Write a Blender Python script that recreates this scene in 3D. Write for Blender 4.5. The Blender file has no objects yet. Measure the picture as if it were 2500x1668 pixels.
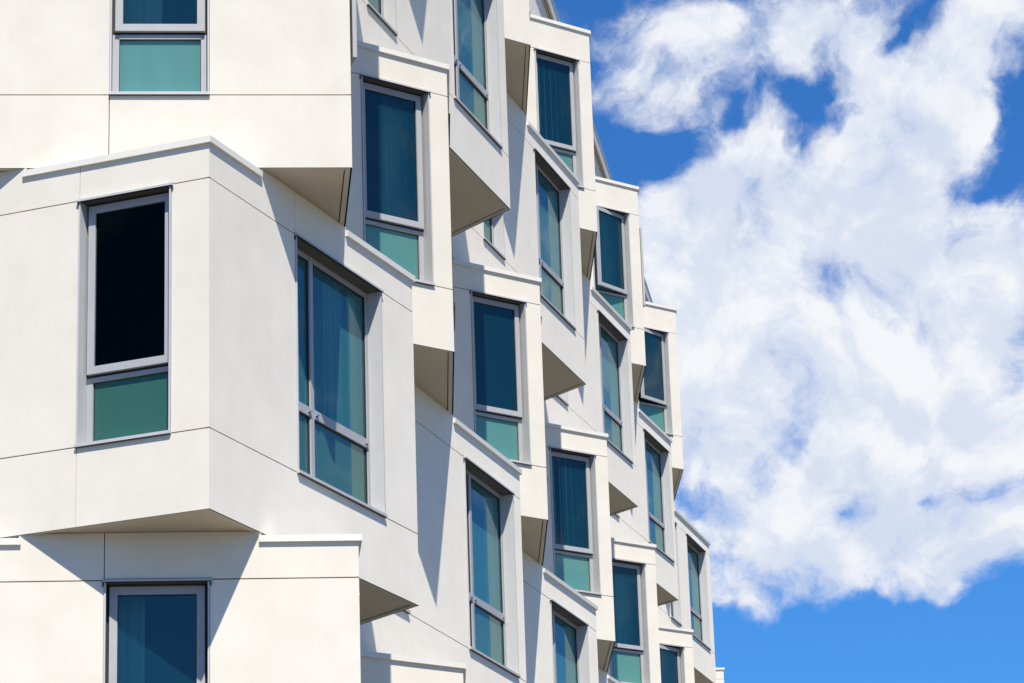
import bpy, bmesh, math, random
from mathutils import Vector, Matrix
random.seed(7)
R = math.radians
scene = bpy.context.scene
COL = scene.collection

# ------------------------------------------------------------------ materials
def new_mat(name):
    m = bpy.data.materials.new(name); m.use_nodes = True
    nt = m.node_tree; nt.nodes.clear()
    return m, nt
def N(nt, t, **kw):
    n = nt.nodes.new(t)
    for k, v in kw.items(): setattr(n, k, v)
    return n
def L(nt, a, b): nt.links.new(a, b)

def mottled(name, col, rough=0.6, amp=0.05, scale=1.2, bump=0.0, metallic=0.0, spec=0.4, tint=None, streak=0.0, coat=0.0, drough=0.0):
    m, nt = new_mat(name)
    out = N(nt, 'ShaderNodeOutputMaterial'); b = N(nt, 'ShaderNodeBsdfPrincipled')
    tc = N(nt, 'ShaderNodeTexCoord')
    n1 = N(nt, 'ShaderNodeTexNoise'); n1.inputs['Scale'].default_value = scale; n1.inputs['Detail'].default_value = 7; n1.inputs['Roughness'].default_value = .6
    L(nt, tc.outputs['Object'], n1.inputs['Vector'])
    mp = N(nt, 'ShaderNodeMapping'); mp.inputs['Scale'].default_value = (9, 9, .55)
    L(nt, tc.outputs['Object'], mp.inputs['Vector'])
    n2 = N(nt, 'ShaderNodeTexNoise'); n2.inputs['Scale'].default_value = 1.0; n2.inputs['Detail'].default_value = 5
    L(nt, mp.outputs['Vector'], n2.inputs['Vector'])
    add = N(nt, 'ShaderNodeMath', operation='MULTIPLY_ADD'); add.inputs[1].default_value = streak; 
    L(nt, n2.outputs['Fac'], add.inputs[0]); L(nt, n1.outputs['Fac'], add.inputs[2])
    mr = N(nt, 'ShaderNodeMapRange'); mr.inputs['From Min'].default_value = .3; mr.inputs['From Max'].default_value = .7 + streak
    L(nt, add.outputs[0], mr.inputs['Value'])
    mix = N(nt, 'ShaderNodeMix', data_type='RGBA')
    t = tint or (1, .985, .96)
    mix.inputs['A'].default_value = (*[c * (1 - amp) * t[i] for i, c in enumerate(col)], 1)
    mix.inputs['B'].default_value = (*[min(1, c * (1 + amp * .5)) for c in col], 1)
    L(nt, mr.outputs['Result'], mix.inputs['Factor'])
    L(nt, mix.outputs['Result'], b.inputs['Base Color'])
    b.inputs['Roughness'].default_value = rough; b.inputs['Metallic'].default_value = metallic
    b.inputs['Specular IOR Level'].default_value = spec; b.inputs['Diffuse Roughness'].default_value = drough
    b.inputs['Coat Weight'].default_value = coat; b.inputs['Coat Roughness'].default_value = .05
    if bump:
        n3 = N(nt, 'ShaderNodeTexNoise'); n3.inputs['Scale'].default_value = 55; n3.inputs['Detail'].default_value = 4
        L(nt, tc.outputs['Object'], n3.inputs['Vector'])
        a2 = N(nt, 'ShaderNodeMath', operation='MULTIPLY_ADD'); a2.inputs[1].default_value = 3.0
        L(nt, n1.outputs['Fac'], a2.inputs[0]); L(nt, n3.outputs['Fac'], a2.inputs[2])
        bp = N(nt, 'ShaderNodeBump'); bp.inputs['Strength'].default_value = bump; bp.inputs['Distance'].default_value = .01
        L(nt, a2.outputs[0], bp.inputs['Height']); L(nt, bp.outputs['Normal'], b.inputs['Normal'])
    L(nt, b.outputs[0], out.inputs[0])
    return m

M = {}
M['wall']   = mottled('cement_panel', (.79, .75, .68), .75, .065, 2.4, .05, drough=.6, streak=.18, spec=.25)
M['coping'] = mottled('coping_metal', (.70, .68, .63), .45, .03, 3, 0)
M['joint']  = mottled('joint_shadow_gap', (.035, .033, .03), .9, .1, 5, 0, spec=.1)
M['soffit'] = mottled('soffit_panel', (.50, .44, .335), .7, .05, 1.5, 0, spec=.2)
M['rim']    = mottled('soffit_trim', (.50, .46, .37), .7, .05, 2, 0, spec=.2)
M['surround'] = mottled('pale_metal_surround', (.47, .475, .49), .5, .04, 6, 0, spec=.25)
M['alu']    = mottled('anodised_aluminium', (.38, .39, .415), .5, .04, 6, 0, spec=.25)
M['head']   = mottled('painted_shade_lining', (.085, .08, .07), .6, .05, 4, 0)  # shade under window heads and sills, put into the metal's colour
M['gasket'] = mottled('black_gasket', (.018, .018, .02), .6, .1, 5, 0)
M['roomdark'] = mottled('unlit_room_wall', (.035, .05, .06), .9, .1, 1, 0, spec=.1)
M['room']   = mottled('dim_room_wall', (.16, .21, .20), .9, .1, 1, 0, spec=.1)
M['roof']   = mottled('roof_membrane', (.28, .275, .265), .9, .1, .8, 0)
M['ground'] = mottled('concrete_paving', (.14, .128, .105), .9, .18, .25, .1)
M['steel']  = mottled('latch_metal', (.7, .7, .72), .25, .03, 9, 0, metallic=.9)

def glass_mat(name, tint, ior, extra=0.0, film=None, amount=0.0, refl=(.80, .96, .93)):
    m, nt = new_mat(name)
    out = N(nt, 'ShaderNodeOutputMaterial')
    tr = N(nt, 'ShaderNodeBsdfTransparent'); tr.inputs[0].default_value = (*tint, 1)
    gl = N(nt, 'ShaderNodeBsdfGlossy'); gl.inputs['Roughness'].default_value = .0; gl.inputs['Color'].default_value = (*refl, 1)
    fr = N(nt, 'ShaderNodeFresnel'); fr.inputs['IOR'].default_value = ior
    ad = N(nt, 'ShaderNodeMath', operation='ADD'); ad.use_clamp = True; ad.inputs[1].default_value = extra
    L(nt, fr.outputs[0], ad.inputs[0])
    tc = N(nt, 'ShaderNodeTexCoord'); nz = N(nt, 'ShaderNodeTexNoise'); nz.inputs['Scale'].default_value = 1.1; nz.inputs['Detail'].default_value = 1
    L(nt, tc.outputs['Object'], nz.inputs['Vector'])
    bp = N(nt, 'ShaderNodeBump'); bp.inputs['Strength'].default_value = .05; bp.inputs['Distance'].default_value = .05
    L(nt, nz.outputs['Fac'], bp.inputs['Height']); L(nt, bp.outputs['Normal'], gl.inputs['Normal'])
    body = tr
    if film:      # frosted or filmed glass: part of the light is scattered in the teal film
        df = N(nt, 'ShaderNodeBsdfDiffuse'); df.inputs['Color'].default_value = (*film, 1); df.inputs['Roughness'].default_value = 1
        body = N(nt, 'ShaderNodeMixShader'); body.inputs[0].default_value = amount; L(nt, tr.outputs[0], body.inputs[1]); L(nt, df.outputs[0], body.inputs[2])
    mx = N(nt, 'ShaderNodeMixShader'); L(nt, ad.outputs[0], mx.inputs[0]); L(nt, body.outputs[0], mx.inputs[1]); L(nt, gl.outputs[0], mx.inputs[2])
    L(nt, mx.outputs[0], out.inputs[0])
    return m
M['glass'] = glass_mat('tinted_window_glass', (.60, .84, .80), 1.6, .0, (.02, .19, .32), .16)  # navy film colour stands in for reflected sky
M['glasswide'] = glass_mat('teal_tinted_window_glass', (.66, .92, .84), 1.6, .0, (.10, .42, .48), .27, refl=(.74, .93, 1.0))
M['glassdk'] = glass_mat('dark_tinted_window_glass', (.08, .10, .09), 1.22, .0, refl=(.5, .75, .65))

M['frost'] = glass_mat('frosted_teal_glass', (.46, .86, .80), 1.55, .01, (.18, .46, .42), .6)
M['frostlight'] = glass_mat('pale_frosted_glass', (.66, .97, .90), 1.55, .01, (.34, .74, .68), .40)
M['backdim'] = mottled('dim_back_pan', (.22, .34, .33), .8, .05, 2, 0)  # darkened so the painted sun streaks stand out
M['frostdk'] = glass_mat('deep_green_frosted_glass', (.22, .55, .45), 1.45, .0, (.06, .20, .155), .7)
M['glasslow'] = glass_mat('filmed_teal_glass', (.50, .84, .78), 1.65, .01, (.10, .30, .30), .35)
M['backpan'] = mottled('spandrel_back_pan', (.58, .64, .60), .8, .05, 2, 0)

def cloth_mat(name, col, trans=.35):
    m, nt = new_mat(name)
    out = N(nt, 'ShaderNodeOutputMaterial'); d = N(nt, 'ShaderNodeBsdfDiffuse'); t = N(nt, 'ShaderNodeBsdfTranslucent')
    tc = N(nt, 'ShaderNodeTexCoord'); nz = N(nt, 'ShaderNodeTexNoise'); nz.inputs['Scale'].default_value = 14; nz.inputs['Detail'].default_value = 4
    L(nt, tc.outputs['Object'], nz.inputs['Vector'])
    mix = N(nt, 'ShaderNodeMix', data_type='RGBA'); mix.inputs['A'].default_value = (*[c * .85 for c in col], 1); mix.inputs['B'].default_value = (*col, 1)
    L(nt, nz.outputs['Fac'], mix.inputs['Factor'])
    for s in (d, t): L(nt, mix.outputs['Result'], s.inputs['Color'])
    mx = N(nt, 'ShaderNodeMixShader'); mx.inputs[0].default_value = trans
    L(nt, d.outputs[0], mx.inputs[1]); L(nt, t.outputs[0], mx.inputs[2]); L(nt, mx.outputs[0], out.inputs[0])
    return m
M['curtain'] = cloth_mat('pale_curtain_cloth', (.86, .90, .80))
M['blind'] = cloth_mat('blue_grey_blind_cloth', (.50, .62, .62), .25)

# ------------------------------------------------------------------ mesh builder
class MB:
    def __init__(s): s.v = []; s.f = []; s.m = []; s.mats = []
    def mat(s, k):
        if k not in s.mats: s.mats.append(k)
        return s.mats.index(k)
    def poly(s, pts, mat):
        i = len(s.v); s.v += [tuple(p) for p in pts]; s.f.append(tuple(range(i, i + len(pts)))); s.m.append(s.mat(mat))
    def box(s, T, u0, u1, v0, v1, w0, w1, mat):
        P = [T(u, v, w) for u in (u0, u1) for v in (v0, v1) for w in (w0, w1)]
        i = len(s.v); s.v += [tuple(p) for p in P]; k = s.mat(mat)
        for q in ((0, 1, 3, 2), (4, 6, 7, 5), (0, 4, 5, 1), (2, 3, 7, 6), (0, 2, 6, 4), (1, 5, 7, 3)):
            s.f.append(tuple(i + a for a in q)); s.m.append(k)
    def build(s, name, parent=None, loc=None):
        me = bpy.data.meshes.new(name)
        o = bpy.data.objects.new(name, me)
        loc = Vector(loc) if loc is not None else (Vector(parent['_w']) if parent else Vector((0, 0, 0)))
        me.from_pydata([(a - loc.x, b - loc.y, c - loc.z) for a, b, c in s.v], [], s.f)
        for k in s.mats: me.materials.append(M[k])
        for p, k in zip(me.polygons, s.m): p.material_index = k
        me.update()
        if len(s.f) > 1: bm = bmesh.new(); bm.from_mesh(me); bmesh.ops.recalc_face_normals(bm, faces=bm.faces[:]); bm.to_mesh(me); bm.free()
        COL.objects.link(o)
        if parent:
            o.parent = parent
            o.location = loc - Vector(parent['_w'])
        else: o.location = loc
        o['_w'] = tuple(loc)
        return o

# ------------------------------------------------------------------ plan geometry (metres; camera stands at x=y=0)
H = 3.05; EYE = 1.6
Z0 = 5.863 + EYE            # underside of the middle visible storey
JT = .37; JB = .639         # panel joints: below the storey top / above its bottom
def pol(p, a, l): return (p[0] + l * math.cos(R(a)), p[1] + l * math.sin(R(a)))
U = [(-.563, 27.563), (.356, 34.133), (1.304, 40.971), (2.225, 47.548), (3.146, 54.09)]
V = [(.033, 31.798), (.988, 38.633), (1.889, 45.193), (2.802, 51.752), (3.895, 59.45)]
F = (-1.251, 22.604); FL = pol(F, 184.96, 3.125)
A0 = (-2.327, 21.772); A1 = (-.879, 25.236); E0 = pol(A0, 158.64, 3.76)
RU = [pol(u, 217.24, 1.40) for u in U] + [pol(U[4], 92.03, 5.74)]
RV = [pol(A1, 129.06, 1.364)] + [pol(v, 129.06, 1.364) for v in V]
FAR = [(4.2, 71.99), (4.91, 72.05), (4.86, 80.0)]
def upath(last):
    p = [((-9.0, 33.0), ''), ((-6.3, 27.2), ''), ((-4.6, 26.45), ''), (FL, 'F'), (F, 'FR')]
    for k in range(5): p += [(RU[k], 'US%d' % k), (U[k], 'UL%d' % k)]
    p += [(RU[5], '')]
    return p + last
def vpath(last):
    p = [((-10.0, 33.0), ''), ((-7.2, 26.0), ''), (E0, 'A1S'), (A0, 'A1L'), (A1, '')]
    for k in range(5): p += [(RV[k], 'VL%d' % k), (V[k], '')]
    p += [(RV[5], '')]
    return p + last
farend = [(FAR[0], 'far'), (FAR[1], ''), (FAR[2], '')]
def nline(y, off=1.333): return (-.563 + (y - 27.563) * .1397 - off, y)
PATH = {
    -1: upath(farend), 0: vpath(farend), 1: upath(farend), 2: vpath(farend),
    3: upath([((3.5, 64.0), '')]),
    4: [((-8.0, 30.0), ''), ((-5.2, 25.0), ''), (nline(24.6), 'N'), (nline(63.4), '')],
}
BACK = {-1: (-14, 80), 0: (-14, 80), 1: (-14, 80), 2: (-14, 80), 3: (-14, 64), 4: (-13.9, 63.4)}
CAPD = {-1: .03, 0: .03, 1: .03, 2: .09, 3: -.15}

def poly_of(i):
    p = [q[0] for q in PATH[i]]
    b = BACK[i]
    return p + [(b[0], b[1]), (b[0], p[0][1])]
def inside(pt, poly):
    x, y = pt; c = False; n = len(poly)
    for i in range(n):
        x1, y1 = poly[i]; x2, y2 = poly[(i + 1) % n]
        if (y1 > y) != (y2 > y) and x < (x2 - x1) * (y - y1) / (y2 - y1) + x1: c = not c
    return c
def offset(path, d):
    """mitred offset of an open path, d metres outward (to the right of travel)"""
    out = []
    n = len(path)
    for i in range(n):
        ns = []
        for a, b in ((i - 1, i), (i, i + 1)):
            if a < 0 or b >= n: continue
            dx, dy = path[b][0] - path[a][0], path[b][1] - path[a][1]; l = math.hypot(dx, dy); ns.append((dy / l, -dx / l))
        if len(ns) == 1: nx, ny = ns[0]; k = d
        else:
            nx, ny = ns[0][0] + ns[1][0], ns[0][1] + ns[1][1]; l = math.hypot(nx, ny); nx /= l; ny /= l
            k = d / max(.35, nx * ns[0][0] + ny * ns[0][1])
        out.append((path[i][0] + nx * k, path[i][1] + ny * k))
    return out
def exposed(i, a, b):
    """spans of the edge a-b of storey i's top that the storey above does not cover"""
    if i + 1 not in PATH or i == 4: return [(0, math.dist(a, b))]
    up = poly_of(i + 1); Ln = math.dist(a, b); n = 400; sp = []; cur = None
    for k in range(n + 1):
        t = k / n; t = min(max(t, 1e-4), 1 - 1e-4)
        p = (a[0] + (b[0] - a[0]) * t, a[1] + (b[1] - a[1]) * t)
        e = not inside(p, up)
        if e and cur is None: cur = t * Ln
        if (not e) and cur is not None: sp.append((cur, t * Ln)); cur = None
    if cur is not None: sp.append((cur, Ln))
    return [(0 if s < .01 else s, Ln if e > Ln - .01 else e) for s, e in sp if e - s > .04]

# ------------------------------------------------------------------ the building
bld = bpy.data.objects.new('apartment_building', None); COL.objects.link(bld)
bld['label'] = 'white panelled apartment building with zigzag bays, overhanging corners and teal windows, seen from below'
bld['category'] = 'building'
bld['_w'] = (0.0, 0.0, 0.0)

def frame_of(a, b, z):
    l = math.dist(a, b); dx, dy = (b[0] - a[0]) / l, (b[1] - a[1]) / l; nx, ny = dy, -dx
    def T(u, v, w): return (a[0] + dx * u + nx * w, a[1] + dy * u + ny * w, z + v)
    return T, l

def wall_face(mb, a, b, z, wins, top_spans, capd, vj=(), joints=True):
    """panels of one face: three courses with open joints, holes for windows (wins = [(u0,u1)])"""
    T, Ln = frame_of(a, b, z)
    g = .0048; dp = .014
    us = [0]; 
    for s in top_spans: us += [s[0], s[1]]
    def is_exp(u): return any(s - 1e-6 <= u <= e + 1e-6 for s, e in top_spans)
    rows = [(0, JB - g), (JB + g, H - JT - g)] if joints else [(0, H - JT - g)]
    # lower and middle courses
    def cells(v0, v1, holes, cuts):
        xs = [(0, Ln)]
        for h in holes:
            xs = [q for x in xs for q in ([(x[0], h[0]), (h[1], x[1])] if x[0] < h[0] and h[1] < x[1] else [x])]
        for c in cuts:
            xs = [q for x in xs for q in ([(x[0], c - g * .7), (c + g * .7, x[1])] if x[0] + .01 < c < x[1] - .01 else [x])]
        return xs
    def panel(x0, x1, v0, v1):
        if x1 - x0 < 1e-4: return
        n = max(1, int((x1 - x0) / 1.0)); 
        mb.poly([T(x0, v0, 0), T(x1, v0, 0), T(x1, v1, 0), T(x0, v1, 0)], 'wall')
        mb.poly([T(x0, v1, 0), T(x1, v1, 0), T(x1, v1, -dp), T(x0, v1, -dp)], 'wall')
        mb.poly([T(x0, v0, 0), T(x1, v0, 0), T(x1, v0, -dp), T(x0, v0, -dp)], 'wall')
        for x in (x0, x1):
            if 1e-3 < x < Ln - 1e-3: mb.poly([T(x, v0, 0), T(x, v1, 0), T(x, v1, -dp), T(x, v0, -dp)], 'wall')
    for x in cells(0, 0, [], vj): panel(x[0], x[1], 0, JB - g)
    for x in cells(0, 0, wins, []): panel(x[0], x[1], JB + g, H - JT - g)
    # top course, following what is covered above
    bounds = sorted(set([0, Ln] + [q for s in top_spans for q in s]))
    for x0, x1 in zip(bounds[:-1], bounds[1:]):
        e = is_exp((x0 + x1) / 2); vt = (H - capd - .03) if e else H + .008
        xs = [(x0, x1)]
        for c in vj: xs = [q for x in xs for q in ([(x[0], c - g * .7), (c + g * .7, x[1])] if x[0] + .01 < c < x[1] - .01 else [x])]
        for x in xs: panel(x[0], x[1], H - JT + g, vt)
    # backing seen in the joints
    for v in (JB, H - JT):
        for x in cells(0, 0, wins, []): mb.poly([T(x[0], v - .03, -dp), T(x[1], v - .03, -dp), T(x[1], v + .03, -dp), T(x[0], v + .03, -dp)], 'joint')
    for c in vj:
        mb.poly([T(c - .02, 0, -dp - .001), T(c + .02, 0, -dp - .001), T(c + .02, JB, -dp - .001), T(c - .02, JB, -dp - .001)], 'joint')
        mb.poly([T(c - .02, H - JT, -dp - .001), T(c + .02, H - JT, -dp - .001), T(c + .02, H - .04, -dp - .001), T(c - .02, H - .04, -dp - .001)], 'joint')

def cap_face(mb, i, a, b, offo, offi, k, spans, z, capd):
    T, Ln = frame_of(a, b, z)
    for s0, s1 in spans:
        def pt(s, w, offp, end):
            if end is not None: return offp[end]
            p = T(s, 0, w); return (p[0], p[1])
        e0 = k if s0 == 0 else None; e1 = k + 1 if s1 >= Ln - 1e-6 else None
        x0 = s0 - (0 if e0 is not None else .015); x1 = s1 + (0 if e1 is not None else .015)
        o0, o1 = pt(x0, .028, offo, e0), pt(x1, .028, offo, e1)
        i0, i1 = pt(x0, -.16, offi, e0), pt(x1, -.16, offi, e1)
        zb, zt = z + H - capd - .052, z + H - capd
        for q in ([(*o0, zb), (*o1, zb), (*o1, zt), (*o0, zt)], [(*o0, zt), (*o1, zt), (*i1, zt), (*i0, zt)],
                  [(*o0, zb), (*o1, zb), (*i1, zb), (*i0, zb)], [(*i0, zb), (*i1, zb), (*i1, zt), (*i0, zt)]):
            mb.poly(q, 'coping')
        if e0 is None: mb.poly([(*o0, zb), (*o0, zt), (*i0, zt), (*i0, zb)], 'coping')
        if e1 is None: mb.poly([(*o1, zb), (*o1, zt), (*i1, zt), (*i1, zb)], 'coping')

# ------------------------------------------------------------------ windows
WH = H - JT - JB
def fold(mb, T, u0, u1, v0, v1, w, amp, wl, mat, slack=0.0):
    n = max(4, int((u1 - u0) / wl * 6)); pr = None; ph = random.random() * 6
    for k in range(n + 1):
        t = k / n; u = u0 + (u1 - u0) * t
        ww = w + amp * math.sin(ph + u / wl * 6.283 + .8 * math.sin(u * 9)) + amp * .3 * math.sin(u / wl * 15)
        cur = [T(u + .008 * math.sin(k * 1.3), v0, ww * 1.0), T(u, v1, w + (ww - w) * .7)]
        if pr: mb.poly([pr[0], cur[0], cur[1], pr[1]], mat)
        pr = cur
def slats(mb, T, u0, u1, v0, v1, w, pitch, mat):
    u = u0
    while u < u1 - .02:
        d = .006 * math.sin(u * 40)
        mb.poly([T(u, v0, w + .028 + d), T(u + pitch * .55, v0, w - .02 + d), T(u + pitch * .55, v1, w - .02 + d), T(u, v1, w + .028 + d)], mat)
        u += pitch

def surround(mb, T, W, mt='surround'):
    d0 = -.175
    mb.box(T, 0, .014, .018, WH - .0162, d0, .014, mt); mb.box(T, W - .014, W, .018, WH - .0162, d0, .014, mt)
    mb.box(T, .0, W, WH - .016, WH - .001, d0, -.0005, 'head')
    mb.box(T, -.014, W + .014, WH - .016, WH + .001, 0.0, .030, mt)              # lip of the head flashing
    mb.box(T, -.014, W + .014, WH - .0185, WH - .0162, .001, .029, 'gasket')
    mb.box(T, -.010, W + .010, WH + .0012, WH + .012, -.010, .003, 'joint')      # open gap above it
    mb.box(T, -.016, -.0005, WH - .05, WH - .019, -.002, .012, 'head'); mb.box(T, W + .0005, W + .016, WH - .05, WH - .019, -.002, .012, 'head')
    mb.box(T, -.004, W + .004, -.006, .018, d0, .028, mt)                        # sill
    mb.box(T, -.004, W + .004, -.012, -.0062, -.002, .024, 'head')  # shade under the sill, painted as a dark strip
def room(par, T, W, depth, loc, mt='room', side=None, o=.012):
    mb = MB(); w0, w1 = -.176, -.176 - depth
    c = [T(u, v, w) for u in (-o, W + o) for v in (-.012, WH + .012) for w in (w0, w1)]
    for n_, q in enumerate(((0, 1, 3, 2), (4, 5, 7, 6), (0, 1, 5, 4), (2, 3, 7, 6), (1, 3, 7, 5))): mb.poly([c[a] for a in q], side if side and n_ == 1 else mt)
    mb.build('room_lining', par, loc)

def window_small(a, b, z, u0, W, kind, depth=.5, label=None):
    T0, _ = frame_of(a, b, z + JB)
    T = lambda u, v, w: T0(u0 + u, v, w)
    loc = T(W / 2, 0, 0)
    mb = MB(); surround(mb, T, W, kind.get('trim', 'surround'))
    win = mb.build('window', bld, loc)
    label = label or kind.get('label')
    if label: win['label'] = label
    fx = kind.get('dark')
    # fixed frame
    mb = MB(); d0, d1 = -.165, -.12
    mb.box(T, .0162, .070, .0182, WH - .0142, d0, d1, 'alu'); mb.box(T, W - .070, W - .0162, .0182, WH - .0142, d0, d1, 'alu')
    mb.box(T, .0702, W - .0702, .0182, .040, d0, d1 + .003, 'alu')
    mb.box(T, .0702, W - .0702, .547, .583, d0, d1 + .006, 'alu')
    mb.box(T, .0702, W - .0702, WH - .062, WH - .0142, d0, d1, 'alu')
    mb.box(T, .0163, W - .0163, .5835, .603, d0 + .01, d1 + .001, 'gasket')
    for e0, e1 in ((.0145, .0365), (W - .0365, W - .0145)): mb.box(T, e0, e1, .604, WH - .0165, d1 + .0003, d1 + .006, 'gasket')
    mb.build('frame', win, loc)
    # lower spandrel pane
    mb = MB(); mb.poly([T(.066, .036, -.144), T(W - .066, .036, -.144), T(W - .066, .552, -.144), T(.066, .552, -.144)], 'frostdk' if fx else ('frostlight' if kind.get('sun_streaks') else 'frost'))
    mb.build('lower_pane', win, loc)
    mb = MB(); mb.poly([T(.02, .02, -.205), T(W - .02, .02, -.205), T(W - .02, .60, -.205), T(.02, .60, -.205)], 'backdim' if kind.get('sun_streaks') else 'backpan'); mb.build('back_pan', win, loc)
    if kind.get('sun_streaks'):  # reflected sun streaks on the pane, painted as pale slanted bands
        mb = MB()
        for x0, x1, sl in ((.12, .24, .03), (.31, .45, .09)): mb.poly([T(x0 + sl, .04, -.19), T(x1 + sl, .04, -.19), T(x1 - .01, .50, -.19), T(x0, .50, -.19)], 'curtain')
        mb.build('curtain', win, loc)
    mb = MB()
    # gasket line round it
    for q in ((.0702, .0755, .040, .547), (W - .0755, W - .0702, .040, .547), (.0702, W - .0702, .541, .547), (.0702, W - .0702, .040, .044)):
        mb.box(T, *q, -.1425, -.138, 'gasket')
    mb.build('gasket', win, loc)
    # opening sash
    ang = kind.get('open', 0); hinge = kind.get('hinge', 1)
    su0, su1, sv0, sv1 = .038, W - .038, .604, WH - .034
    def TS(u, v, w):
        if not ang: return T(u, v, w)
        hu = su1 if hinge else su0; du = u - hu; dw = w + .115; s = 1 if hinge else -1; c_, s_ = math.cos(R(ang)), math.sin(R(ang))
        # swing the free edge outward about the hinge
        return T(hu + du * c_ + s * dw * s_, v, -.115 - s * du * s_ + dw * c_)
    mb = MB(); st = .062; d0, d1 = -.115, -.078
    mb.box(TS, su0, su0 + st, sv0, sv1, d0, d1, 'alu'); mb.box(TS, su1 - st, su1, sv0, sv1, d0, d1, 'alu')
    mb.box(TS, su0 + st, su1 - st, sv0, sv0 + st, d0, d1 - .0005, 'alu'); mb.box(TS, su0 + st, su1 - st, sv1 - st, sv1, d0, d1 - .0005, 'alu')
    for q in ((su0 + st, su0 + st + .006, sv0 + st, sv1 - st), (su1 - st - .006, su1 - st, sv0 + st, sv1 - st),
              (su0 + st, su1 - st, sv1 - st - .007, sv1 - st), (su0 + st, su1 - st, sv0 + st, sv0 + st + .004)):
        mb.box(TS, *q, -.105, -.092, 'gasket')
    sash = mb.build('sash', win, loc)
    mb = MB(); mb.poly([TS(su0 + st, sv0 + st, -.099), TS(su1 - st, sv0 + st, -.099), TS(su1 - st, sv1 - st, -.099), TS(su0 + st, sv1 - st, -.099)], 'glassdk' if fx else 'glass')
    mb.build('upper_pane', win, loc)
    if ang:   # stay arm and the dark jamb gasket seen through the gap
        mb = MB(); e = su0 if hinge else su1; sg = 1 if hinge else -1
        for v in (.95, 1.55): mb.box(T, e - .004, e + .014, v, v + .03, -.115, -.05, 'gasket')
        mb.box(T, e, e + sg * .012 if sg > 0 else e + .012, .97, 1.6, -.118, -.100, 'alu')
        mb.build('stay', win, loc)
    # inside
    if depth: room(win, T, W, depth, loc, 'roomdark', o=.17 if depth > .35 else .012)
    c = kind.get('inside')
    if c:
        mb = MB()
        if c == 'slats': slats(mb, T, .10, W + .15, .42, WH, -.36, .105, 'curtain')
        if c == 'folds': fold(mb, T, kind.get('c0', .12), kind.get('c1', W + .13), .42, WH, -.38, .028, .10, kind.get('cm', 'blind'))
        if c == 'sheer': fold(mb, T, kind.get('c0', .05), kind.get('c1', W - .05), .42, WH, -.33, .03, .16, 'curtain')
        mb.build('curtain', win, loc)
    return win

def window_wide(a, b, z, u0, W, kind, depth=.55, label=None):
    T0, _ = frame_of(a, b, z + JB)
    T = lambda u, v, w: T0(u0 + u, v, w)
    loc = T(W / 2, 0, 0)
    mb = MB(); surround(mb, T, W); win = mb.build('window', bld, loc)
    if label: win['label'] = label
    d0, d1 = -.17, -.118
    mb = MB(); a0, a1 = .0162, W - .0162; b0, b1 = .0182, WH - .0142
    mu = (.485, .545) if W > 1.2 else None
    mb.box(T, a0, a0 + .036, b0, b1, d0, d1, 'alu'); mb.box(T, a1 - .036, a1, b0, b1, d0, d1, 'alu')
    cols = [(a0 + .036, mu[0]), (mu[1], a1 - .036)] if mu else [(a0 + .036, a1 - .036)]
    if mu: mb.box(T, mu[0], mu[1], b0, b1, d0, d1 + .004, 'alu')
    for c0, c1 in cols:
        mb.box(T, c0, c1, b0, .062, d0, d1 - .002, 'alu'); mb.box(T, c0, c1, .612, .688, d0, d1 + .002, 'alu'); mb.box(T, c0, c1, b1 - .045, b1, d0, d1 - .002, 'alu')
        for v0, v1 in ((.062, .612), (.688, b1 - .045)):
            mb.box(T, c0, c1, v1 - .012, v1, d0 + .01, d1 - .012, 'gasket')
            mb.box(T, c1 - .010, c1, v0, v1 - .012, d0 + .01, d1 - .012, 'gasket')
    mb.build('frame', win, loc)
    for c0, c1 in cols:
        for v0, v1, nm in ((.062, .612, 'lower_pane'), (.688, b1 - .045, 'upper_pane')):
            mb = MB(); mb.poly([T(c0, v0, -.142), T(c1, v0, -.142), T(c1, v1, -.142), T(c0, v1, -.142)], 'glasslow' if nm == 'lower_pane' else 'glasswide'); mb.build(nm, win, loc)
    for cu in ((mu[0] - .03, mu[1] + .045, a1 - .07) if mu else (a1 - .07,)):       # latches on the transom
        mb = MB(); mb.box(T, cu - .018, cu + .018, .640, .660, d1 + .002, d1 + .012, 'steel'); mb.box(T, cu - .006, cu + .022, .646, .654, d1 + .012, d1 + .024, 'steel')
        mb.box(T, cu - .018, cu + .018, .634, .639, d1 + .002, d1 + .005, 'gasket'); mb.build('latch', win, loc)
    if depth: room(win, T, W, depth, loc, side='curtain')
    mb = MB()
    k0 = kind.get('c0', W - .42 if mu else .1)
    fold(mb, T, k0, W - .005, .0, WH, -.205, .018, .11, 'curtain')
    if kind.get('c2'): fold(mb, T, kind['c2'][0], kind['c2'][1], .69, WH, -.225, .016, .05, 'blind')
    mb.build('curtain', win, loc)
    return win

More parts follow.
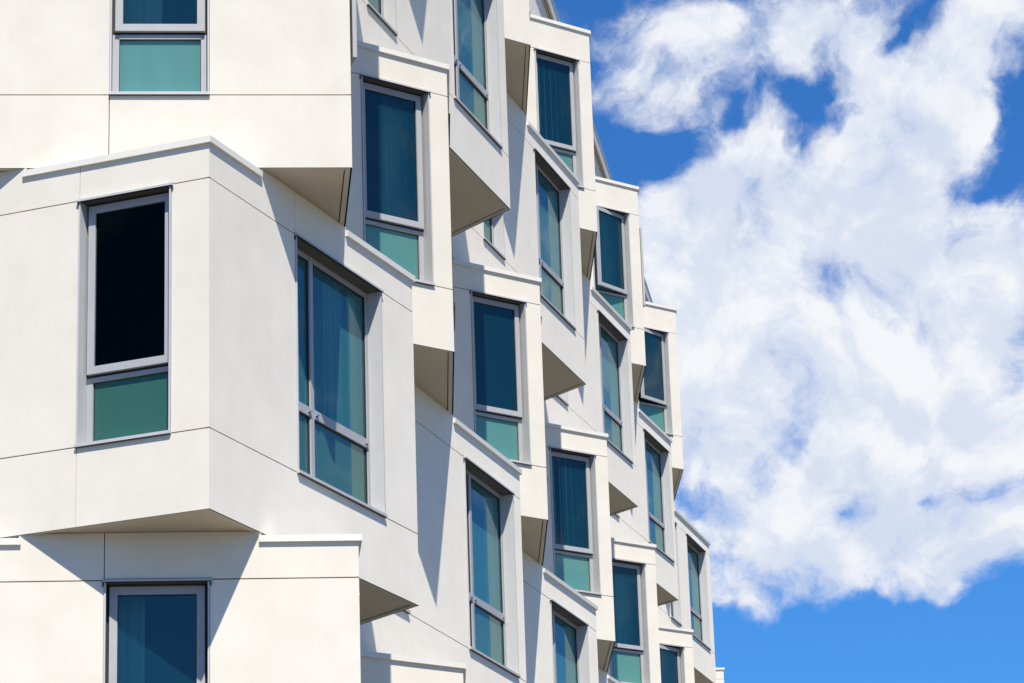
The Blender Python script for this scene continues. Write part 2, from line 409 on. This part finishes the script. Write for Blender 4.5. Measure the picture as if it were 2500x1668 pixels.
SM = .81
WKIND = {   # (storey, face) -> contents of the small windows that show
    (1, 'F'): dict(inside='sheer', c0=.05, c1=.42, sun_streaks=True), (0, 'A1S'): dict(dark=True, label='window with a near-black upper pane and a dark green lower pane'), (-1, 'F'): dict(inside='folds', c0=-.1, c1=.30),
    (1, 'US0'): dict(inside='folds', c0=.50, c1=.97), (1, 'US1'): dict(), (1, 'US2'): dict(inside='slats'),
    (1, 'US3'): dict(inside='folds'), (1, 'US4'): dict(inside='folds', open=12),
    (3, 'US2'): dict(inside='slats'), (3, 'US3'): dict(inside='folds', open=12, label='window with its sash swung open'), (3, 'US4'): dict(open=12, label='window with its sash swung open'),
}
def place_windows(i, tag, a, b, z):
    """returns the holes and the vertical joints of a face, and builds its windows"""
    Ln = math.dist(a, b); holes = []; vj = []
    def small(u0, W=SM, depth=.45, **kw):
        holes.append((u0 - .003, u0 + W + .003)); k = dict(WKIND.get((i, tag), {})); k.update(kw)
        window_small(a, b, z, u0, W, k, depth)
    def wide(u0, W, depth=.55, **kw): holes.append((u0 - .003, u0 + W + .003)); window_wide(a, b, z, u0, W, kw, depth)
    if tag == 'F': small(1.158); vj = [1.158]
    elif tag == 'A1S': small(Ln - 1.155, .824); vj = [Ln - 1.155]
    elif tag == 'A1L': wide(1.463, 1.62, c2=(.98, 1.30), c0=1.38); vj = [1.463]
    elif tag == 'FR':
        if i == 1: small(.55, depth=.3, open=13, hinge=1)
        else: small(.55, depth=.3)
        wide(2.3, 1.4, .3)
    elif tag.startswith('US'): small(Ln - .232 - SM, SM, .45)
    elif tag.startswith('UL'):
        small(.45, depth=.2, trim='gasket', **(dict(open=13, hinge=1) if (i, tag) == (3, 'UL3') else {}))
        wide(3.3, 1.4, .3)
    elif tag.startswith('VL'):
        g, g2 = ((.29, 3.69), (.47, 3.52), (.26, 3.67), (.25, 3.67), (.44, 2.87))[int(tag[2:])]
        wide(Ln - g - 1.60, 1.60, c0=(1.25, 1.30, 1.22, 1.28, 1.32)[int(tag[2:])])
        wide(Ln - g2 - .83, .83)
    return holes, vj

for i, path in PATH.items():
    z = Z0 + H * i; pts = [q[0] for q in path]; tags = [q[1] for q in path]
    offo = offset(pts, .028); offi = offset(pts, -.16); rim_i = offset(pts, -.055); sof_o = offset(pts, -.064)
    # group faces into bays, each from one re-entrant corner to the next
    n = len(pts); cuts = [0]
    for k in range(1, n - 1):
        ax, ay = pts[k][0] - pts[k - 1][0], pts[k][1] - pts[k - 1][1]; bx, by = pts[k + 1][0] - pts[k][0], pts[k + 1][1] - pts[k][1]
        if ax * by - ay * bx < 0: cuts.append(k)      # turns right = re-entrant for an outside on the right
    cuts.append(n - 1)
    if i == 4: cuts = [0, n - 1]
    for c0, c1 in zip(cuts[:-1], cuts[1:]):
        if c1 <= c0: continue
        cx = sum(p[0] for p in pts[c0:c1 + 1]) / (c1 - c0 + 1); cy = sum(p[1] for p in pts[c0:c1 + 1]) / (c1 - c0 + 1)
        if i == 4:
            mb = MB()
            for k in range(c0, c1):
                T, Ln = frame_of(pts[k], pts[k + 1], z)
                mb.poly([T(0, .0, 0), T(Ln, .0, 0), T(Ln, H + .4, 0), T(0, H + .4, 0)], 'wall')
            wl = mb.build('wall', bld, (cx, cy, z))
            mb = MB()
            for k in range(c0, c1):
                T, Ln = frame_of(pts[k], pts[k + 1], z + H)
                mb.box(T, 0, Ln, .0, .012, .001, .038, 'rim'); mb.box(T, 0, Ln, .006, .02, .0385, .052, 'joint'); mb.box(T, 0, Ln, -.004, .012, .0525, .080, 'rim')
                mb.box(T, 0, Ln, .013, .26, .0805, .092, 'coping'); mb.box(T, 0, Ln, .262, .28, -.3, .11, 'coping')
            mb.build('cornice', wl, (cx, cy, z))
            mb = MB(); P = poly_of(4); mb.poly([(p[0], p[1], z + H + .27) for p in P], 'roof'); mb.build('roof', bld, (cx, cy, z))
            continue
        mb = MB(); cap = MB(); sof = MB(); anycap = False; caps = []
        for k in range(c0, c1):
            a, b = pts[k], pts[k + 1]
            sp = exposed(i, a, b); holes, vj = place_windows(i, tags[k], a, b, z)
            capd = CAPD[i]
            wall_face(mb, a, b, z, holes, sp, capd, vj)
            for s_ in sp:
                if s_[0] > 1e-6 and anycap: caps.append(cap); cap = MB()
                cap_face(cap, i, a, b, offo, offi, k, [s_], z, capd); anycap = True
                if s_[1] < math.dist(a, b) - 1e-6: caps.append(cap); cap = MB(); anycap = False
            if not sp and anycap: caps.append(cap); cap = MB(); anycap = False
            # underside rim
            r0, r1 = rim_i[k], rim_i[k + 1]
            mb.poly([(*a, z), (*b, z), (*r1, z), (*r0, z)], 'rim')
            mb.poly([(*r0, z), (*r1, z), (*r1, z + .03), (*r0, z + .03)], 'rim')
        bay = mb.build('bay', bld, (cx, cy, z))
        if anycap: caps.append(cap)
        for c_ in caps:
            if c_.f: c_.build('coping', bay, (cx, cy, z))
        # soffit and top deck of the bay
        def inner(k, d):
            p = offset(pts, -d)[k]; return p
        dd = -1.6 if c1 - c0 == 2 else -.5
        ip = [offset(pts, dd)[c0], offset(pts, dd)[c1]]
        so = [sof_o[k] for k in range(c0, c1 + 1)]
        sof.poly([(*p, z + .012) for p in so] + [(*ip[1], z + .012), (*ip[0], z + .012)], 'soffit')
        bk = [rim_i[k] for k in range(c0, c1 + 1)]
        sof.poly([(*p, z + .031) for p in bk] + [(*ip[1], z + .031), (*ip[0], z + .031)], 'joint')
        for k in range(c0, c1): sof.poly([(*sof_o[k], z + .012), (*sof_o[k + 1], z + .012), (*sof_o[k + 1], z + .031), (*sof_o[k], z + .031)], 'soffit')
        sof.build('soffit', bay, (cx, cy, z))
        dk = MB(); dk.poly([(*p, z + H - .075) for p in [offset(pts, -.013)[k] for k in range(c0, c1 + 1)]] + [(*ip[1], z + H - .075), (*ip[0], z + H - .075)], 'roof')
        dk.build('roof_deck', bay, (cx, cy, z))
    # closing walls round the back of the storey
    mb = MB(); b = BACK[i]; e = pts[-1]; s = pts[0]
    ring = [e, (b[0], b[1]), (b[0], s[1]), s]
    for p, q in zip(ring[:-1], ring[1:]): 
        if math.dist(p, q) > .01: mb.poly([(*p, z + .001), (*q, z + .001), (*q, z + H - .001), (*p, z + H - .001)], 'wall')
    mb.build('back_wall', bld, (-13, 50, z))
    # inner floor slab keeps the storeys apart
# ground storey: plain recessed base
zb = Z0 - H
mb = MB(); base = offset([q[0] for q in PATH[-1]], -1.2)
for p, q in zip(base[:-1], base[1:]): mb.poly([(*p, 0), (*q, 0), (*q, zb + .02), (*p, zb + .02)], 'wall')
mb.build('base_wall', bld, (0, 40, 0))

# ------------------------------------------------------------------ ground
me = bpy.data.meshes.new('ground'); bm = bmesh.new()
bmesh.ops.create_grid(bm, x_segments=8, y_segments=8, size=3000); bm.to_mesh(me); bm.free(); me.materials.append(M['ground'])
g = bpy.data.objects.new('ground', me); g['kind'] = 'structure'; COL.objects.link(g)

# ------------------------------------------------------------------ light
SUN_AZ, SUN_EL = -79.5, 54.8          # azimuth from +X, counter-clockwise
sv = Vector((math.cos(R(SUN_EL)) * math.cos(R(SUN_AZ)), math.cos(R(SUN_EL)) * math.sin(R(SUN_AZ)), math.sin(R(SUN_EL))))
ld = bpy.data.lights.new('sun', 'SUN'); ld.energy = 5.0; ld.angle = R(.5); ld.color = (1, .932, .81)
lo = bpy.data.objects.new('sun', ld); lo.rotation_euler = sv.to_track_quat('Z', 'Y').to_euler(); lo.location = (0, -20, 40); COL.objects.link(lo)

w = bpy.data.worlds.new('World'); scene.world = w; w.use_nodes = True; nt = w.node_tree; nt.nodes.clear()
out = N(nt, 'ShaderNodeOutputWorld'); bg = N(nt, 'ShaderNodeBackground'); bg.inputs['Strength'].default_value = .066
sky = N(nt, 'ShaderNodeTexSky', sky_type='NISHITA'); sky.sun_disc = False; sky.sun_elevation = R(SUN_EL)
sky.sun_rotation = R(90 - SUN_AZ); sky.air_density = 1.0; sky.dust_density = .3; sky.ozone_density = 2.5
# the polarised, saturated blue of the photograph
hs = N(nt, 'ShaderNodeMix', data_type='RGBA'); hs.blend_type = 'MULTIPLY'; hs.inputs['Factor'].default_value = 1; hs.inputs['B'].default_value = (.34, .91, 1.58, 1)
L(nt, sky.outputs[0], hs.inputs['A'])
tc = N(nt, 'ShaderNodeTexCoord')
dirn = N(nt, 'ShaderNodeVectorMath', operation='NORMALIZE'); L(nt, tc.outputs['Generated'], dirn.inputs[0])
BLOBS = [
(0.5200,0.7800,0.2800,0.0600,0.40),(0.6000,0.7500,0.3000,0.0600,0.35),(0.5000,0.7600,0.4200,0.0500,0.30),(0.0300,-0.9600,0.2700,0.2500,-0.60),  # out-of-view clouds and a clear patch, added for the window reflections
(0.0478,0.9123,0.4067,0.0161,0.40),(0.0649,0.9146,0.3992,0.0161,0.45),(0.0791,0.9172,0.3904,0.0102,0.35),(0.0414,0.9200,0.3898,0.0088,0.22),
(0.0469,0.9243,0.3788,0.0066,0.25),(0.0883,0.9086,0.4083,0.0132,0.30),(0.0938,0.9128,0.3974,0.0088,0.25),(0.1154,0.9082,0.4024,0.0132,0.35),
(0.1163,0.9160,0.3838,0.0132,0.40),(0.1304,0.9168,0.3774,0.0161,0.45),(0.1478,0.9087,0.3905,0.0117,0.42),(0.1578,0.9034,0.3987,0.0161,0.45),
(0.1502,0.9156,0.3730,0.0117,0.40),(0.1688,0.9042,0.3924,0.0102,0.30),(0.1330,0.9214,0.3651,0.0102,0.25),(0.0886,0.9249,0.3697,0.0088,0.40),
(0.0753,0.9300,0.3597,0.0132,0.42),(0.0621,0.9328,0.3550,0.0102,0.42),(0.1115,0.9247,0.3641,0.0102,0.38),(0.0998,0.9293,0.3555,0.0161,0.40),
(0.1283,0.9271,0.3520,0.0175,0.36),(0.1408,0.9292,0.3416,0.0161,0.34),(0.1676,0.9256,0.3393,0.0161,0.42),(0.0572,0.9391,0.3389,0.0219,0.40),
(0.0847,0.9385,0.3346,0.0219,0.42),(0.1135,0.9352,0.3355,0.0219,0.40),(0.1417,0.9359,0.3224,0.0219,0.38),(0.1668,0.9344,0.3149,0.0205,0.40),
(0.0449,0.9463,0.3202,0.0190,0.40),(0.0693,0.9480,0.3107,0.0219,0.42),(0.0982,0.9460,0.3090,0.0219,0.42),(0.1267,0.9450,0.3016,0.0219,0.40),
(0.1575,0.9437,0.2909,0.0219,0.42),(0.0613,0.9554,0.2888,0.0205,0.40),(0.0901,0.9549,0.2831,0.0190,0.42),(0.1216,0.9524,0.2797,0.0190,0.38),
(0.1469,0.9513,0.2710,0.0175,0.40),(0.1650,0.9495,0.2668,0.0132,0.36),(0.0679,0.9600,0.2717,0.0132,0.30),(0.0966,0.9595,0.2645,0.0132,0.30),
(0.0570,0.9659,0.2526,0.0161,0.40),(0.0772,0.9651,0.2502,0.0161,0.42),(0.1000,0.9648,0.2433,0.0161,0.36),(0.1259,0.9611,0.2459,0.0161,0.42),
(0.1499,0.9584,0.2429,0.0161,0.42),(0.1655,0.9554,0.2446,0.0088,0.30),(0.0735,0.9703,0.2306,0.0161,0.45),(0.0966,0.9685,0.2294,0.0146,0.38),
(0.1180,0.9664,0.2282,0.0146,0.45),(0.1408,0.9631,0.2296,0.0132,0.42),(0.1593,0.9595,0.2325,0.0102,0.34),(0.0531,0.9727,0.2260,0.0132,0.40),
(0.0729,0.9739,0.2152,0.0102,0.30),(0.0585,0.9747,0.2158,0.0102,0.30),(0.0874,0.9725,0.2158,0.0088,0.25),(0.0715,0.9736,0.2166,0.0080,0.20),
(0.1246,0.9683,0.2166,0.0073,0.25),(0.0465,0.9297,0.3653,0.0117,-0.40),(0.0395,0.9261,0.3751,0.0073,-0.30),(0.0700,0.9244,0.3749,0.0073,-0.35),
(0.0788,0.9223,0.3784,0.0058,-0.20),(0.1079,0.9140,0.3911,0.0044,-0.20),(0.1450,0.9067,0.3960,0.0044,-0.15),(0.0582,0.9277,0.3688,0.0088,-0.35),
(0.1035,0.9166,0.3861,0.0044,-0.25),(0.1091,0.9189,0.3790,0.0037,-0.20),(0.1009,0.9134,0.3943,0.0037,-0.15),(0.0975,0.9210,0.3772,0.0058,-0.25),
(0.1158,0.9243,0.3638,0.0044,-0.25),(0.1217,0.9210,0.3701,0.0044,-0.20),(0.1367,0.9042,0.4046,0.0058,-0.40),(0.1309,0.9083,0.3972,0.0037,-0.25),
(0.1295,0.9079,0.3986,0.0044,-0.30),(0.1596,0.9202,0.3575,0.0080,-0.45),(0.1500,0.9188,0.3651,0.0037,-0.20),(0.1497,0.9225,0.3557,0.0073,-0.35),
(0.1687,0.9081,0.3832,0.0044,-0.20),(0.1683,0.9153,0.3660,0.0058,-0.15),(0.1704,0.8999,0.4014,0.0088,0.30),(0.1040,0.9092,0.4033,0.0088,0.30),
(0.1080,0.9129,0.3937,0.0058,0.20),(0.1428,0.9208,0.3630,0.0051,-0.20),(0.0328,0.9196,0.3915,0.0058,-0.30),(0.0490,0.9338,0.3544,0.0058,-0.25),
(0.0864,0.9609,0.2630,0.0032,-0.40),(0.1440,0.9567,0.2531,0.0061,-0.65),(0.1364,0.9567,0.2571,0.0044,-0.25),(0.0676,0.9623,0.2633,0.0035,-0.30),
(0.1104,0.9616,0.2511,0.0044,-0.35),(0.1573,0.9554,0.2500,0.0050,-0.35),(0.1037,0.9595,0.2620,0.0032,-0.20),(0.1436,0.9069,0.3961,0.0132,0.25),
(0.1638,0.9211,0.3531,0.0073,0.15),(0.1223,0.9115,0.3926,0.0102,0.20),(0.1044,0.9242,0.3673,0.0073,0.20),(0.1426,0.9250,0.3523,0.0088,0.25),
(0.0470,0.9534,0.2979,0.0175,0.30),(0.0463,0.9594,0.2784,0.0161,0.35),(0.0546,0.9622,0.2667,0.0117,0.30),(0.1673,0.9286,0.3312,0.0132,0.20),
(0.1679,0.9205,0.3527,0.0088,0.10),(0.1301,0.9217,0.3654,0.0088,0.20),(0.0656,0.9416,0.3302,0.0175,0.15),(0.1266,0.9569,0.2613,0.0132,0.20),
(0.1536,0.9527,0.2621,0.0102,0.15),(0.0649,0.9784,0.1965,0.0146,-0.70),(0.0936,0.9763,0.1951,0.0161,-0.80),(0.1222,0.9730,0.1956,0.0161,-0.80),
(0.1504,0.9694,0.1939,0.0132,-0.80),(0.1102,0.9708,0.2132,0.0066,-0.35),(0.1425,0.9682,0.2056,0.0073,-0.45),(0.1634,0.9658,0.2015,0.0088,-0.60),
(0.1631,0.9609,0.2238,0.0088,0.35),(0.1489,0.9639,0.2206,0.0088,0.30),(0.1332,0.9669,0.2174,0.0073,0.30),(0.1327,0.9692,0.2077,0.0073,-0.30),
(0.0915,0.9728,0.2128,0.0073,-0.30),
]
def math_n(op, a, b=None, c=None, clamp=False):
    n = N(nt, 'ShaderNodeMath', operation=op); n.use_clamp = clamp
    for k, x in enumerate((a, b, c)):
        if x is None: continue
        if isinstance(x, (int, float)): n.inputs[k].default_value = x
        else: L(nt, x, n.inputs[k])
    return n.outputs[0]
def density(vec, puffs=True):
    wn = N(nt, 'ShaderNodeTexNoise'); wn.inputs['Scale'].default_value = 16; wn.inputs['Detail'].default_value = 6; L(nt, vec, wn.inputs['Vector'])
    sub = N(nt, 'ShaderNodeVectorMath', operation='SUBTRACT'); L(nt, wn.outputs['Color'], sub.inputs[0]); sub.inputs[1].default_value = (.5, .5, .5)
    ma = N(nt, 'ShaderNodeVectorMath', operation='MULTIPLY_ADD'); L(nt, sub.outputs[0], ma.inputs[0]); ma.inputs[1].default_value = (.062, .062, .062); L(nt, vec, ma.inputs[2])
    n1 = N(nt, 'ShaderNodeTexNoise'); n1.inputs['Scale'].default_value = 24; n1.inputs['Detail'].default_value = 12; n1.inputs['Roughness'].default_value = .62
    L(nt, ma.outputs[0], n1.inputs['Vector'])
    n0 = N(nt, 'ShaderNodeTexNoise'); n0.inputs['Scale'].default_value = 3.2; n0.inputs['Detail'].default_value = 3; L(nt, vec, n0.inputs['Vector'])
    d = math_n('ADD', math_n('MULTIPLY_ADD', n1.outputs['Fac'], 2.0, -1.0), math_n('MULTIPLY_ADD', n0.outputs['Fac'], .8, -.60))
    if puffs:     # rounded cumulus heads
        vo = N(nt, 'ShaderNodeTexVoronoi', feature='SMOOTH_F1'); vo.inputs['Scale'].default_value = 40; vo.inputs['Smoothness'].default_value = .4
        vo.inputs['Detail'].default_value = 1.0; L(nt, ma.outputs[0], vo.inputs['Vector'])
        pf = math_n('MULTIPLY_ADD', vo.outputs['Distance'], -.42, .20)
        return math_n('ADD', d, pf), ma.outputs[0], d
    return d, ma.outputs[0]
d, wv, dplain = density(dirn.outputs[0])
acc = d
for x, y, z_, r, wt in BLOBS:
    v = Vector((x, y, z_)).normalized()
    dt = N(nt, 'ShaderNodeVectorMath', operation='DISTANCE'); L(nt, wv, dt.inputs[0]); dt.inputs[1].default_value = v
    q = math_n('MULTIPLY', dt.outputs['Value'], 1.0 / r)
    e = math_n('EXPONENT', math_n('MULTIPLY', math_n('MULTIPLY', q, q), -1.0))
    acc = math_n('MULTIPLY_ADD', e, wt, acc)
al = N(nt, 'ShaderNodeMapRange', interpolation_type='SMOOTHSTEP'); al.inputs['From Min'].default_value = -.28; al.inputs['From Max'].default_value = .30
L(nt, acc, al.inputs['Value'])
# shading of the clouds: denser towards the sun = darker
of = N(nt, 'ShaderNodeVectorMath', operation='ADD'); L(nt, dirn.outputs[0], of.inputs[0]); of.inputs[1].default_value = (0.002, -.004, .012)
d2, _ = density(of.outputs[0], False)
sh = math_n('ADD', math_n('SUBTRACT', dplain, d2), math_n('SUBTRACT', d, dplain))
sm = N(nt, 'ShaderNodeMapRange', interpolation_type='SMOOTHSTEP'); sm.inputs['From Min'].default_value = -.30; sm.inputs['From Max'].default_value = .22
L(nt, sh, sm.inputs['Value'])
ls = N(nt, 'ShaderNodeTexNoise'); ls.inputs['Scale'].default_value = 9; ls.inputs['Detail'].default_value = 5; L(nt, dirn.outputs[0], ls.inputs['Vector'])
shade = math_n('MULTIPLY_ADD', ls.outputs['Fac'], 1.3, math_n('MULTIPLY_ADD', sm.outputs[0], .85, -.52), clamp=True)
cc = N(nt, 'ShaderNodeMix', data_type='RGBA'); cc.inputs['A'].default_value = (7.2, 8.0, 9.8, 1); cc.inputs['B'].default_value = (10.1, 10.3, 10.7, 1)
L(nt, shade, cc.inputs['Factor'])
mx = N(nt, 'ShaderNodeMix', data_type='RGBA'); L(nt, al.outputs[0], mx.inputs['Factor']); L(nt, hs.outputs['Result'], mx.inputs['A']); L(nt, cc.outputs['Result'], mx.inputs['B'])
L(nt, mx.outputs['Result'], bg.inputs['Color']); L(nt, bg.outputs[0], out.inputs[0])
w.cycles.sampling_method = 'MANUAL'; w.cycles.sample_map_resolution = 1024

# ------------------------------------------------------------------ camera
cam = bpy.data.cameras.new('camera'); co = bpy.data.objects.new('camera', cam); COL.objects.link(co)
cam.sensor_width = 36; cam.lens = 7279.5 / 2500 * 36; cam.clip_start = .1; cam.clip_end = 8000
pit, rol = .3155, -.0337
fwd = Vector((0, math.cos(pit), math.sin(pit))); upv = Vector((0, -math.sin(pit), math.cos(pit))); rt = Vector((1, 0, 0))
X = rt * math.cos(rol) + upv * math.sin(rol); Y = -rt * math.sin(rol) + upv * math.cos(rol); Zc = -fwd
mt = Matrix((X, Y, Zc)).transposed().to_4x4(); mt.translation = Vector((0, 0, EYE)); co.matrix_world = mt
scene.camera = co

scene.view_settings.view_transform = 'Standard'; scene.view_settings.look = 'None'; scene.view_settings.exposure = 0.44; scene.view_settings.gamma = 1
scene.cycles.max_bounces = 10; scene.cycles.transparent_max_bounces = 12; scene.cycles.diffuse_bounces = 5
for o in bpy.data.objects:
    if '_w' in o: del o['_w']
